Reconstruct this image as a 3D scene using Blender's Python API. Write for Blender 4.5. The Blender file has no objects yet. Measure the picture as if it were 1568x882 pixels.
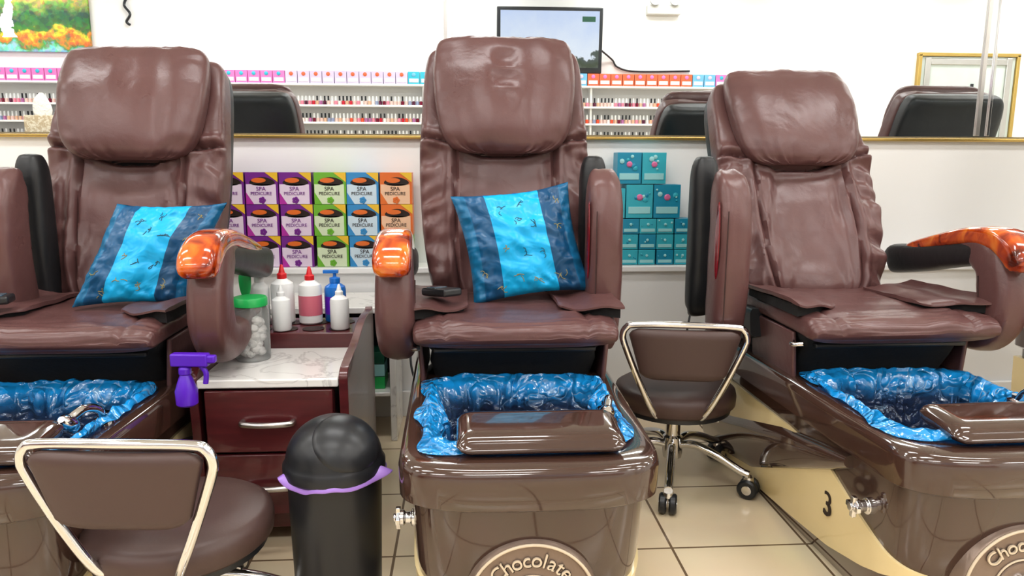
import bpy, math, random
from mathutils import Vector, Matrix, noise
random.seed(7)
OFF=Vector((0,0,0))
def cr(keys,n):
    out=[];m=len(keys)
    for i in range(n):
        t=i/(n-1)*(m-1);k=min(int(t),m-2);f=t-k
        p0=keys[max(k-1,0)];p1=keys[k];p2=keys[k+1];p3=keys[min(k+2,m-1)]
        out.append(tuple(.5*((2*b)+(-a+c)*f+(2*a-5*b+4*c-d)*f*f+(-a+3*b-3*c+d)*f**3) for a,b,c,d in zip(p0,p1,p2,p3)))
    return out
def interp(tab,x):
    tab=sorted(tab)
    if x<=tab[0][0]:return tab[0][1]
    for (a,b),(c,d) in zip(tab,tab[1:]):
        if x<=c:return b+(d-b)*(x-a)/(c-a)
    return tab[-1][1]
def sg(c,e):return math.copysign(abs(c)**e,c)
def nz(*p):return noise.noise(Vector(p))
def gs(x,w):return math.exp(-(x/w)**2)
# ---------------------------------------------------------------- materials
def lin(r,g,b):
    f=lambda c:(c/255/12.92) if c/255<=.04045 else ((c/255+.055)/1.055)**2.4
    return (f(r),f(g),f(b),1)
def mat(name,col,rough=.5,metal=0,coat=0,bumps=(),var=None,emis=0,trans=0,spec=.5,stretch=(1,1,1),scuff=0):
    m=bpy.data.materials.new(name);m.use_nodes=True;nt=m.node_tree;N=nt.nodes;L=nt.links
    b=N['Principled BSDF'];b.inputs['Base Color'].default_value=col;b.inputs['Roughness'].default_value=rough
    b.inputs['Metallic'].default_value=metal;b.inputs['Coat Weight'].default_value=coat;b.inputs['Coat Roughness'].default_value=.04
    b.inputs['Specular IOR Level'].default_value=spec;b.inputs['Transmission Weight'].default_value=trans
    tc=N.new('ShaderNodeTexCoord');mp=N.new('ShaderNodeMapping');mp.inputs['Scale'].default_value=stretch
    L.new(tc.outputs['Object'],mp.inputs['Vector'])
    if var is None: var=(col,tuple(c*.86 for c in col[:3])+(1,),6)
    no=N.new('ShaderNodeTexNoise');no.inputs['Scale'].default_value=var[2];no.inputs['Detail'].default_value=5
    L.new(mp.outputs[0],no.inputs['Vector'])
    mx=N.new('ShaderNodeMix');mx.data_type='RGBA';mx.inputs[6].default_value=var[0];mx.inputs[7].default_value=var[1]
    L.new(no.outputs['Fac'],mx.inputs[0]);L.new(mx.outputs[2],b.inputs['Base Color'])
    if scuff:
        n=N.new('ShaderNodeTexNoise');n.inputs['Scale'].default_value=5;n.inputs['Detail'].default_value=5;n.inputs['Roughness'].default_value=.6;L.new(mp.outputs[0],n.inputs['Vector'])
        r=N.new('ShaderNodeMapRange');r.inputs[1].default_value=.3;r.inputs[2].default_value=.7;r.inputs[3].default_value=rough-.05;r.inputs[4].default_value=rough+.08
        L.new(n.outputs['Fac'],r.inputs[0]);L.new(r.outputs[0],b.inputs['Roughness'])
    prev=None
    for sc,st,di in bumps:
        n=N.new('ShaderNodeTexNoise');n.inputs['Scale'].default_value=sc;n.inputs['Detail'].default_value=3;n.inputs['Distortion'].default_value=.8
        L.new(mp.outputs[0],n.inputs['Vector'])
        bp=N.new('ShaderNodeBump');bp.inputs['Strength'].default_value=st;bp.inputs['Distance'].default_value=di
        L.new(n.outputs['Fac'],bp.inputs['Height'])
        if prev:L.new(prev.outputs[0],bp.inputs['Normal'])
        prev=bp
    if prev:L.new(prev.outputs[0],b.inputs['Normal'])
    return m
LEA=mat('leather_brown',lin(102,70,69),.31,bumps=((7,.35,.012),(20,.2,.005),(280,.12,.002)),var=(lin(110,76,74),lin(84,57,56),3.5),scuff=1)
LEB=mat('leather_black',lin(30,32,35),.42,bumps=((12,.2,.01),))
THR=mat('seam_thread',lin(58,36,34),.6)
VIN=mat('vinyl_stool_brown',lin(82,62,58),.45,bumps=((200,.1,.002),))
GLS=mat('gelcoat_brown',lin(72,50,42),.1,coat=1,var=(lin(76,53,44),lin(62,43,36),2))
CRE=mat('gelcoat_cream',lin(240,220,168),.2,coat=.6)
BLK=mat('plastic_black',lin(34,36,40),.34)
FAB=mat('fabric_black',lin(18,18,20),.85,bumps=((60,.3,.005),))
CHR=mat('chrome',(.82,.82,.83,1),.1,1)
STL=mat('brushed_metal',(.6,.58,.56,1),.3,1)
PWH=mat('plastic_white',lin(242,244,244),.35)
LABR=mat('label_pink',lin(225,120,140),.4)
RED=mat('cap_red',lin(214,30,40),.35)
GRN=mat('plastic_green',lin(40,185,95),.35)
BLU=mat('plastic_blue',lin(20,115,205),.3)
PUR=mat('plastic_purple',lin(96,36,200),.3)
LAV=mat('bag_purple',lin(176,136,226),.3)
COT=mat('cotton_white',lin(252,251,248),.9,bumps=((30,.8,.02),))
WAL=mat('wall_paint',lin(240,240,239),.6,var=(lin(241,241,240),lin(236,236,235),2))
TRM=mat('trim_white',lin(244,244,243),.4,var=(lin(244,244,243),lin(238,238,238),2))
GLD=mat('gold_trim',lin(200,170,100),.3,.8)
MIR=mat('mirror_glass',(.90,.94,.94,1),0.0,1,var=((.90,.94,.94,1),(.90,.94,.94,1),1))
LOG=mat('emblem_plate',lin(146,128,116),.35,.4,bumps=((40,.3,.004),))
LOGC=mat('emblem_letter',lin(224,208,184),.3)
INK=mat('ink_dark',lin(40,25,20),.5)
WOODR=mat('wood_burgundy',lin(98,32,36),.28,coat=.4,var=(lin(106,40,42),lin(64,22,28),9),stretch=(1,1,7))
WOODI=mat('lacquer_red',lin(120,22,34),.2,coat=.6)
def clearmat():
    m=bpy.data.materials.new('plastic_clear');m.use_nodes=True;nt=m.node_tree;N=nt.nodes;L=nt.links;b=N['Principled BSDF']
    b.inputs['Base Color'].default_value=(.9,.93,.92,1);b.inputs['Roughness'].default_value=.06
    f=N.new('ShaderNodeFresnel');f.inputs[0].default_value=1.45;mr=N.new('ShaderNodeMapRange');mr.inputs[3].default_value=.1;mr.inputs[4].default_value=1
    L.new(f.outputs[0],mr.inputs[0]);t=N.new('ShaderNodeBsdfTransparent');ms=N.new('ShaderNodeMixShader')
    L.new(mr.outputs[0],ms.inputs[0]);L.new(t.outputs[0],ms.inputs[1]);L.new(b.outputs[0],ms.inputs[2]);L.new(ms.outputs[0],N['Material Output'].inputs[0]);return m
CLR=clearmat()
def ramp_mat(name,stops,scale,rough=.3,coat=0,dist=1.5,detail=6,stretch=(1,1,1)):
    m=bpy.data.materials.new(name);m.use_nodes=True;nt=m.node_tree;N=nt.nodes;L=nt.links;b=N['Principled BSDF']
    tc=N.new('ShaderNodeTexCoord');mp=N.new('ShaderNodeMapping');mp.inputs['Scale'].default_value=stretch
    L.new(tc.outputs['Object'],mp.inputs[0])
    n=N.new('ShaderNodeTexNoise');n.inputs['Scale'].default_value=scale;n.inputs['Detail'].default_value=detail;n.inputs['Distortion'].default_value=dist
    L.new(mp.outputs[0],n.inputs['Vector'])
    r=N.new('ShaderNodeValToRGB');e=r.color_ramp.elements
    while len(e)<len(stops):e.new(.5)
    for el,(p,c) in zip(e,stops):el.position=p;el.color=c
    L.new(n.outputs['Fac'],r.inputs[0]);L.new(r.outputs[0],b.inputs['Base Color'])
    b.inputs['Roughness'].default_value=rough;b.inputs['Coat Weight'].default_value=coat
    return m
BURL=ramp_mat('burl_wood',[(.34,lin(80,22,4)),(.44,lin(160,52,6)),(.56,lin(206,88,14)),(.75,lin(230,140,44))],17,.15,1,.8)
MARB=ramp_mat('marble_white',[(.0,lin(242,241,238)),(.48,lin(240,239,236)),(.5,lin(210,208,206)),(.52,lin(240,239,236)),(1,lin(234,233,230))],4,.2,.3,1.6)
def mthf(N,L):
    def mth(op,a,bb=None,c=None):
        k=N.new('ShaderNodeMath');k.operation=op
        for i,x in enumerate((a,bb,c)):
            if x is None:continue
            if hasattr(x,'links'):L.new(x,k.inputs[i])
            else:k.inputs[i].default_value=x
        return k.outputs[0]
    return mth
def paint():
    m=bpy.data.materials.new('painting_art');m.use_nodes=True;nt=m.node_tree;N=nt.nodes;L=nt.links;b=N['Principled BSDF']
    tc=N.new('ShaderNodeTexCoord');sp=N.new('ShaderNodeSeparateXYZ');L.new(tc.outputs['Object'],sp.inputs[0]);mth=mthf(N,L)
    n=N.new('ShaderNodeTexNoise');n.inputs['Scale'].default_value=8;n.inputs['Detail'].default_value=8;L.new(tc.outputs['Object'],n.inputs[0])
    n2=N.new('ShaderNodeTexVoronoi');n2.inputs['Scale'].default_value=30;L.new(tc.outputs['Object'],n2.inputs['Vector'])
    # canvas mesh is built in room coordinates; measure from the canvas centre
    zc=mth('SUBTRACT',sp.outputs['Z'],2.33);xc=mth('ADD',sp.outputs['X'],4.13)
    h=mth('MULTIPLY_ADD',n.outputs['Fac'],.45,mth('MULTIPLY_ADD',zc,1.15,.30))
    r=N.new('ShaderNodeValToRGB');e=r.color_ramp.elements;st=[(.0,lin(60,140,140)),(.14,lin(140,205,205)),(.20,lin(90,140,70)),(.255,lin(225,120,50)),(.31,lin(240,190,60)),(.36,lin(70,120,50)),(.48,lin(40,90,60)),(.6,lin(120,150,70)),(.68,lin(190,180,90)),(.76,lin(90,140,100)),(.9,lin(170,210,225))]
    while len(e)<len(st):e.new(.5)
    for el,(p,c) in zip(e,st):el.position=p;el.color=c
    L.new(h,r.inputs[0])
    mx=N.new('ShaderNodeMix');mx.data_type='RGBA';mx.blend_type='OVERLAY';mx.inputs[0].default_value=.35;L.new(r.outputs[0],mx.inputs[6]);L.new(n2.outputs['Color'],mx.inputs[7])
    wv=mth('MULTIPLY_ADD',n.outputs['Fac'],.25,xc)
    c=mth('COMPARE',wv,-.05,.05);top=mth('LESS_THAN',zc,.26);bot=mth('GREATER_THAN',zc,-.22)
    f=mth('MULTIPLY',mth('MULTIPLY',c,top),bot)
    m2=N.new('ShaderNodeMix');m2.data_type='RGBA';L.new(f,m2.inputs[0]);L.new(mx.outputs[2],m2.inputs[6]);m2.inputs[7].default_value=lin(225,238,245)
    L.new(m2.outputs[2],b.inputs['Base Color']);b.inputs['Roughness'].default_value=.5;return m
SCEN=paint()
def tile():
    m=bpy.data.materials.new('floor_tile');m.use_nodes=True;nt=m.node_tree;N=nt.nodes;L=nt.links;b=N['Principled BSDF']
    tc=N.new('ShaderNodeTexCoord');mp=N.new('ShaderNodeMapping');mp.inputs['Location'].default_value=(-.52,-1.71,0)
    L.new(tc.outputs['Object'],mp.inputs[0])
    br=N.new('ShaderNodeTexBrick');br.offset=0;br.squash=1
    br.inputs['Scale'].default_value=1;br.inputs['Brick Width'].default_value=.35;br.inputs['Row Height'].default_value=.35
    br.inputs['Mortar Size'].default_value=.0035;br.inputs['Mortar Smooth'].default_value=.1
    br.inputs['Color1'].default_value=lin(238,222,192);br.inputs['Color2'].default_value=lin(231,213,182);br.inputs['Mortar'].default_value=lin(120,100,78)
    L.new(mp.outputs[0],br.inputs['Vector'])
    n=N.new('ShaderNodeTexNoise');n.inputs['Scale'].default_value=5;n.inputs['Detail'].default_value=6;L.new(tc.outputs['Object'],n.inputs['Vector'])
    mx=N.new('ShaderNodeMix');mx.data_type='RGBA';mx.blend_type='MULTIPLY';mx.inputs[0].default_value=.12
    L.new(br.outputs[0],mx.inputs[6]);L.new(n.outputs['Color'],mx.inputs[7]);L.new(mx.outputs[2],b.inputs['Base Color'])
    b.inputs['Roughness'].default_value=.16
    return m
TIL=tile()
def liner():
    m=bpy.data.materials.new('liner_film_blue');m.use_nodes=True;nt=m.node_tree;N=nt.nodes;L=nt.links;b=N['Principled BSDF'];mth=mthf(N,L)
    tc=N.new('ShaderNodeTexCoord');sp=N.new('ShaderNodeSeparateXYZ');L.new(tc.outputs['Object'],sp.inputs[0])
    n=N.new('ShaderNodeTexNoise');n.inputs['Scale'].default_value=11;n.inputs['Detail'].default_value=2;n.inputs['Distortion'].default_value=.8
    L.new(tc.outputs['Object'],n.inputs['Vector'])
    va=N.new('ShaderNodeMix');va.data_type='RGBA';va.inputs[0].default_value=.2;L.new(tc.outputs['Object'],va.inputs[6]);L.new(n.outputs['Color'],va.inputs[7])
    mp=N.new('ShaderNodeMapping');mp.inputs['Scale'].default_value=(1,1,.4);L.new(va.outputs[2],mp.inputs[0])
    vo=N.new('ShaderNodeTexVoronoi');vo.feature='DISTANCE_TO_EDGE';vo.inputs['Scale'].default_value=14;L.new(mp.outputs[0],vo.inputs['Vector'])
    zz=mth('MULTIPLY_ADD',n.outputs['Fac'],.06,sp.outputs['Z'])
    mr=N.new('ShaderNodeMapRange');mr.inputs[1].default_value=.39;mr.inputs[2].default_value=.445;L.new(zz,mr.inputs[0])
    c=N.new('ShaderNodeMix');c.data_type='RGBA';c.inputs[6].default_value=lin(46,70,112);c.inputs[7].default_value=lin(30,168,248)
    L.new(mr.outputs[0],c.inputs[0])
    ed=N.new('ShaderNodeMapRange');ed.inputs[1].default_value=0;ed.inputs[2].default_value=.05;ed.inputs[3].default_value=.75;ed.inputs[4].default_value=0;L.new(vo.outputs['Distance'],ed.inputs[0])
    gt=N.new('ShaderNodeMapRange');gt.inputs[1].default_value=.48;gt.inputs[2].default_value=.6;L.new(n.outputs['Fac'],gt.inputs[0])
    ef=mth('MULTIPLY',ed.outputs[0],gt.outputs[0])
    c2=N.new('ShaderNodeMix');c2.data_type='RGBA';c2.inputs[7].default_value=lin(185,220,245);L.new(ef,c2.inputs[0]);L.new(c.outputs[2],c2.inputs[6])  # pale highlights along the creases, painted into the film colour
    L.new(c2.outputs[2],b.inputs['Base Color']);b.inputs['Roughness'].default_value=.12;b.inputs['Specular IOR Level'].default_value=1
    b.inputs['Coat Weight'].default_value=1;b.inputs['Coat Roughness'].default_value=.07
    bp=N.new('ShaderNodeBump');bp.inputs['Strength'].default_value=.9;bp.inputs['Distance'].default_value=.03
    L.new(vo.outputs['Distance'],bp.inputs['Height'])
    bp2=N.new('ShaderNodeBump');bp2.inputs['Strength'].default_value=.4;bp2.inputs['Distance'].default_value=.03;L.new(n.outputs['Fac'],bp2.inputs['Height']);L.new(bp.outputs[0],bp2.inputs['Normal'])
    L.new(bp2.outputs[0],b.inputs['Normal']);L.new(bp2.outputs[0],b.inputs['Coat Normal'])
    tr=N.new('ShaderNodeBsdfTransparent');tr.inputs[0].default_value=(.5,.72,1,1)
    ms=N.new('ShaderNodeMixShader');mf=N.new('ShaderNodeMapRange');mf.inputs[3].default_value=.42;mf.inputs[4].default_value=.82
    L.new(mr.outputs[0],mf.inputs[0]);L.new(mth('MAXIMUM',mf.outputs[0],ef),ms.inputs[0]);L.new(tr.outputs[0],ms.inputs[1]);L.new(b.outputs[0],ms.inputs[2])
    L.new(ms.outputs[0],N['Material Output'].inputs[0]);return m
LIN=liner()
def cushmat():
    m=bpy.data.materials.new('satin_blue_stripe');m.use_nodes=True;nt=m.node_tree;N=nt.nodes;L=nt.links;b=N['Principled BSDF'];mth=mthf(N,L)
    uv=N.new('ShaderNodeUVMap');uv.uv_map='UVMap';sp=N.new('ShaderNodeSeparateXYZ');L.new(uv.outputs[0],sp.inputs[0])
    r=N.new('ShaderNodeValToRGB');r.color_ramp.interpolation='CONSTANT';e=r.color_ramp.elements
    e[0].position=0;e[0].color=lin(16,106,150);e[1].position=.1;e[1].color=lin(8,82,126)
    for p,c in ((.26,lin(0,174,232)),(.72,lin(6,74,116)),(.9,lin(14,98,142))):
        q=e.new(p);q.color=c
    L.new(sp.outputs[0],r.inputs[0])
    b.inputs['Roughness'].default_value=.33;L.new(r.outputs[0],b.inputs['Base Color'])
    bp=N.new('ShaderNodeBump');bp.inputs['Strength'].default_value=.35;bp.inputs['Distance'].default_value=.02
    n3=N.new('ShaderNodeTexNoise');n3.inputs['Scale'].default_value=5;n3.inputs['Distortion'].default_value=1;L.new(uv.outputs[0],n3.inputs['Vector'])
    L.new(n3.outputs['Fac'],bp.inputs['Height']);L.new(bp.outputs[0],b.inputs['Normal']);return m
CUS=cushmat();GLY=mat('embroidery_gold',lin(150,142,96),.5);GLY2=mat('embroidery_dark',lin(30,90,110),.5)
# ---------------------------------------------------------------- builders
class M:
    def __init__(s):s.v=[];s.f=[];s.m=[]
    def add(s,vs,fs,mi=0):
        o=len(s.v);s.v+=[Vector(p) for p in vs];s.f+=[[i+o for i in f] for f in fs];s.m+=[mi]*len(fs);return o
    def box(s,c,d,mi=0,R=None):
        vs=[]
        for z in (-.5,.5):
            for x,y in((-.5,-.5),(.5,-.5),(.5,.5),(-.5,.5)):
                p=Vector((x*d[0],y*d[1],z*d[2]))
                if R:p=R@p
                vs.append(Vector(c)+p)
        s.add(vs,[(3,2,1,0),(4,5,6,7),(0,1,5,4),(1,2,6,5),(2,3,7,6),(3,0,4,7)],mi)
    def loft(s,rings,mi=0,cap0=True,cap1=True,close=True):
        n=len(rings[0]);vs=[p for r in rings for p in r];fs=[]
        for i in range(len(rings)-1):
            for j in range(n if close else n-1):
                k=(j+1)%n;fs.append((i*n+j,i*n+k,(i+1)*n+k,(i+1)*n+j))
        if cap0:fs.append(tuple(reversed(range(n))))
        if cap1:fs.append(tuple((len(rings)-1)*n+j for j in range(n)))
        s.add(vs,fs,mi)
    def lathe(s,c,prof,n=32,mi=0,R=None,cap=True):
        rings=[]
        for r,z in prof:
            ring=[]
            for j in range(n):
                a=2*math.pi*j/n;p=Vector((r*math.cos(a),r*math.sin(a),z))
                if R:p=R@p
                ring.append(Vector(c)+p)
            rings.append(ring)
        s.loft(rings,mi,cap,cap)
    def build(s,name,mats,parent=None,bevel=0,angle=40,seg=3):
        me=bpy.data.meshes.new(name)
        me.from_pydata([tuple(p-OFF) if parent else tuple(p) for p in s.v],[],s.f)
        if not isinstance(mats,(list,tuple)):mats=[mats]
        for m in mats:me.materials.append(m)
        for p,i in zip(me.polygons,s.m):p.material_index=i;p.use_smooth=True
        import bmesh
        bm=bmesh.new();bm.from_mesh(me);bmesh.ops.recalc_face_normals(bm,faces=bm.faces);bm.to_mesh(me);bm.free()
        me.set_sharp_from_angle(angle=math.radians(angle))
        ob=bpy.data.objects.new(name,me);bpy.context.scene.collection.objects.link(ob)
        if parent:ob.parent=parent
        if bevel:
            b=ob.modifiers.new('bevel','BEVEL');b.width=bevel;b.segments=seg;b.limit_method='ANGLE';b.harden_normals=False
        return ob
def box(name,c,d,m,parent=None,bevel=.004,R=None):
    k=M();k.box(c,d,0,R);return k.build(name,m,parent,bevel)
def begin(name,loc,rot=0,off=None):
    global OFF
    e=bpy.data.objects.new(name,None);bpy.context.scene.collection.objects.link(e)
    e.location=loc;e.rotation_euler=(0,0,rot);e.empty_display_size=.1
    OFF=Vector(loc) if off is None else Vector(off);return e
def tube(name,pts,r,m,parent=None,smooth=True,cyc=False,n=8):
    if smooth and len(pts)>2:pts=cr([tuple(p) for p in pts],n*len(pts))
    cu=bpy.data.curves.new(name,'CURVE');cu.dimensions='3D';cu.bevel_depth=r;cu.bevel_resolution=4;cu.use_fill_caps=True
    sp=cu.splines.new('POLY');sp.points.add(len(pts)-1);sp.use_cyclic_u=cyc
    for q,p in zip(sp.points,pts):
        p=Vector(p)-(OFF if parent else Vector((0,0,0)));q.co=(*p,1)
    sp.use_smooth=True
    cu.materials.append(m);ob=bpy.data.objects.new(name,cu);bpy.context.scene.collection.objects.link(ob)
    if parent:ob.parent=parent
    return ob
def text(name,s,size,m,parent,origin,X,Y,ext=.001):
    cu=bpy.data.curves.new(name,'FONT');cu.body=s;cu.size=size;cu.extrude=ext;cu.align_x='CENTER';cu.align_y='CENTER';cu.materials.append(m)
    ob=bpy.data.objects.new(name,cu);bpy.context.scene.collection.objects.link(ob);ob.parent=parent
    X=Vector(X).normalized();Y=Vector(Y).normalized();Z=X.cross(Y)
    R=Matrix((X,Y,Z)).transposed().to_4x4();ob.matrix_local=Matrix.Translation(Vector(origin)-OFF)@R;return ob
LAST=None
def sweep(name,keys,x0,m,parent,n=40,ring=48,ex=3,disp=None):
    global LAST
    P=cr(keys,n);rings=[];info=[]
    for i,(y,z,hx,ht) in enumerate(P):
        a=P[max(i-1,0)];b=P[min(i+1,n-1)];ty,tz=b[0]-a[0],b[1]-a[1];l=math.hypot(ty,tz) or 1;ty/=l;tz/=l
        ny,nzv=-tz,ty;r=[]
        for j in range(ring):
            th=2*math.pi*j/ring;cx=sg(math.cos(th),2/ex);cy=sg(math.sin(th),2/ex)
            d=disp(cx,i/(n-1),cy,z) if disp else 0
            q=max(ht,.001)*cy+d
            r.append((x0+max(hx,.001)*cx,y+ny*q,z+nzv*q))
        rings.append(r);info.append((y,z,hx,ht,ny,nzv))
    def at(cx,z):
        "point on the front face at relative width cx and path height z"
        i=min(range(n),key=lambda k:abs(info[k][1]-z));y,zz,hx,ht,ny,nv=info[i]
        cy=max(0,1-abs(cx)**ex)**(1/ex);q=ht*cy+(disp(cx,i/(n-1),cy,zz) if disp else 0)+.0004
        return (x0+hx*cx,y+ny*q,zz+nv*q)
    LAST=at
    k=M();k.loft(rings);return k.build(name,m,parent,angle=60)
def outline(hw,F,R,z,fd=.13,rd=.08,tap=.07,e=.62):
    p=[]
    for i in range(44):
        th=math.pi*i/43;p.append((hw*sg(math.cos(th),e),F+fd-fd*abs(math.sin(th))**e))
    for k in range(1,9):p.append((-hw,F+fd+(R-rd-F-fd)*k/9))
    for i in range(24):
        th=math.pi*(1-i/23);p.append((hw*sg(math.cos(th),e),R-rd+rd*abs(math.sin(th))**e))
    for k in range(1,9):p.append((hw,R-rd+(F+fd-R+rd)*k/9))
    return [(x*(1+tap*(y-F)),y,z) for x,y in p]
def resample(o,n):
    pts=[Vector(p) for p in o]+[Vector(o[0])];L=[0]
    for a,b in zip(pts,pts[1:]):L.append(L[-1]+(b-a).length)
    out=[];k=0
    for i in range(n):
        s=L[-1]*i/n
        while L[k+1]<s:k+=1
        f=(s-L[k])/max(L[k+1]-L[k],1e-9);out.append(pts[k].lerp(pts[k+1],f))
    return out
# ---------------------------------------------------------------- pedicure chair
LV=[(0,.19,1.40),(.04,.205,1.345),(.10,.215,1.305),(.20,.222,1.283),(.30,.226,1.272),(.338,.228,1.268)]
LH=[(a,b) for a,b,c in LV];LF=[(a,c) for a,b,c in LV]
def surf(y,z):
    hw=interp(LH,z);F=interp(LF,z);w=hw*(1+.07*(y-F))
    if y<F+.13:
        s=min(1,max(0,(F+.13-y)/.13));w*=max(0,1-s**(2/.62))**(.31)
    return w
def chair(X0,rot,top,arms,up=.265,dn=.290,pado=0,num=None,emblem=True,seed=0):
    E=begin('pedicure_chair',(X0,1.9,0),rot,(0,1.9,0))
    RY=2.42
    k=M();rings=[outline(hw,F,RY,z) for z,hw,F in LV]
    k.loft(rings,cap1=False)
    rr=[(.338,.240,1.254),(.345,.249,1.246),(.40,.250,1.243),(.416,.246,1.247),(.422,.238,1.256)]
    rings=[outline(.228,1.268,RY,.338)]+[outline(hw,F,RY+.01,z) for z,hw,F in rr]
    rings+=[outline(.200,1.345,1.80,.422,.10,.08,.12),outline(.193,1.353,1.792,.416,.10,.08,.12),outline(.187,1.36,1.785,.40,.10,.08,.12),outline(.15,1.40,1.74,.16,.10,.08)]
    k.loft(rings,cap0=False);k.build('basin_shell',GLS,E,angle=50)
    for sx in(-1,1):
        for nm,mt,y0,y1,zt,zb,o in(('side_panel_cream',CRE,1.315,2.40,[(1.315,.150),(1.36,.17),(1.42,.195),(1.5,.225),(1.6,.272),(1.8,.292),(2.4,.3)],[(1.315,.146),(1.36,.125),(1.45,.095),(1.6,.06),(2,.02),(2.4,.01)],.006),
                                ('side_swoosh',GLS,1.50,2.41,[(1.5,.33),(1.825,.275),(2.16,.186),(2.41,.13)],[(1.5,.30),(1.58,.262),(1.8,.17),(2.03,.075),(2.41,.004)],.014)):
            rings=[]
            for i in range(60):
                y=y0+(y1-y0)*i/59;a=interp(zb,y);b=interp(zt,y);r=[]
                for j in range(13):
                    t=j/12;z=a+(b-a)*t;oo=o*(1 if nm[5]=='p' else .45+math.sin(math.pi*t)**.5)
                    r.append((sx*(surf(y,z)+oo),y-(.004 if y<1.4 else 0),z))
                for j in range(12,-1,-1):
                    t=j/12;z=a+(b-a)*t;r.append((sx*(surf(y,z)-.02),y,z))
                rings.append(r)
            q=M();q.loft(rings);q.build(nm,mt,E,angle=50)
    if emblem:
        R=Matrix.Rotation(math.radians(90),3,'X')
        q=M();cz=.146;cy=1.30
        q.lathe((0,cy,cz),[(.128,-.03),(.128,.028),(.124,.034),(.117,.034),(.114,.029),(.052,.029),(.05,.034),(.042,.036),(.03,.034)],64,0,R)
        q.build('emblem_disc',[LOG],E)
        q=M()
        for i in range(6):
            a=i*math.pi/3;q.lathe((.022*math.cos(a),cy-.036,cz+.022*math.sin(a)),[(.0,.012),(.008,.009),(.012,.0),(.012,-.006)],12,0,R)
        q.lathe((0,cy-.036,cz),[(.0,.016),(.01,.01),(.012,-.004)],12,0,R)
        q.build('emblem_flower',CHR,E)
        tube('emblem_ring',[(.121*math.cos(a*math.pi/32),cy-.036,cz+.121*math.sin(a*math.pi/32)) for a in range(64)],.003,LOGC,E,False,True)
        tube('emblem_inner_ring',[(.056*math.cos(a*math.pi/32),cy-.031,cz+.056*math.sin(a*math.pi/32)) for a in range(64)],.002,LOGC,E,False,True)
        s='Chocolate';wd=[1.15,1,1,.95,1,.55,1,.7,1];tot=sum(wd);acc=0
        for ch,w in zip(s,wd):
            a=math.radians(90+54-108*((acc+w/2)/tot));acc+=w
            for dx,mm,yo in((0,LOGC,.033),(.0015,INK,.0325)):
                text('emblem_letter',ch,.040,mm,E,(.088*math.cos(a)+dx,cy-yo,cz+.088*math.sin(a)-dx),(math.sin(a),0,-math.cos(a)),(math.cos(a),0,math.sin(a)),.002)
    if num:
        z=.170;y=1.585;x=-(surf(y,z)+.0075);text('chair_number',num,.085,INK,E,(x,y,z),(0,-1,0),(0,0,1),.002)
    q=M();RX=Matrix.Rotation(math.radians(-90),3,'Y');x=-.228
    q.lathe((x,1.43,.245),[(.018,-.01),(.018,.006),(.012,.008),(.012,.02),(.016,.022),(.016,.032),(.005,.033)],20,0,RX)
    q.lathe((x,1.43,.245),[(.006,.02),(.006,.038),(.009,.04),(.009,.044)],12,0,RX)
    q.box((x-.034,1.43,.245),(.010,.012,.046));q.box((x-.034,1.43,.245),(.010,.046,.012))
    q.build('drain_valve',CHR,E,.002)
    K=[(.210,1.325,1.822,.4245),(.206,1.332,1.816,.430),(.200,1.34,1.806,.434),(.193,1.35,1.796,.432),(.186,1.362,1.785,.415),(.178,1.372,1.775,.38),(.170,1.38,1.765,.33),(.158,1.395,1.75,.27),(.14,1.41,1.735,.21),(.10,1.46,1.68,.19)]
    P=cr(K,36);rings=[];NP=190
    for i,(hw,F,R,z) in enumerate(P):
        o=resample(outline(hw,F,R,z,.10,.08,.12),NP);r=[]
        for j,pt in enumerate(o):
            x,y,zz=pt;c=Vector((x,y-1.57,0));d=c.normalized();al=math.atan2(d.y,d.x)
            fold=abs(nz(math.cos(al)*6+seed,math.sin(al)*6,zz*5+al*1.5))*.036
            fine=abs(nz(x*18+seed,y*18,zz*14))*.011
            if i<4:
                ed=1-i/4;a=ed*(nz(x*8+seed*3,y*8,2.1)*.042+.005+nz(x*22,y*22+seed*5,1)*.008)
                side=1.1 if x<-.12 else .55
                r.append((x+d.x*a*side,y+d.y*a*side,max(zz+fine*.8,.4245)))
            elif i<11:r.append((x-d.x*fine*.8,y-d.y*fine*.8,zz+fold*.4+fine*.5))
            else:
                w=min(1,(i-10)/6);r.append((x-d.x*(fold*w+fine),y-d.y*(fold*w+fine),zz+nz(x*14,y*14,zz*14+seed)*.006))
        rings.append(r)
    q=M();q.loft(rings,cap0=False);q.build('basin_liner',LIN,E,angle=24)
    rings=[]
    for i in range(34):
        t=i/33;x=-.14+.32*t;e=min(t,1-t);s=(.30+.70*min(1,e/.07)**.5)
        r=[]
        for j in range(40):
            a=2*math.pi*j/40;cy=sg(math.cos(a),.5);cz=sg(math.sin(a),.5)
            zt=.022*cz*s+(.006*cy if cz>0 else 0)
            r.append((x,1.366+.062*cy*(.8+.2*s)+(.010*cz),.4475+zt))
        rings.append(r)
    q=M();q.loft(rings);q.build('footrest',GLS,E,angle=60)
    tube('hand_shower_hose',[(.185,1.56,.41),(.19,1.54,.45),(.182,1.50,.468),(.172,1.465,.46)],.009,CHR,E)
    q=M();q.lathe((.170,1.455,.452),[(.008,-.022),(.016,-.018),(.018,.0),(.012,.02),(.006,.026)],20,0,Matrix.Rotation(.9,3,'X'));q.build('hand_shower_head',CHR,E)
    q=M();q.lathe((.19,1.56,.40),[(.02,.02),(.02,.028),(.011,.032),(.011,.04)],18);q.build('hand_shower_socket',CHR,E)
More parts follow.
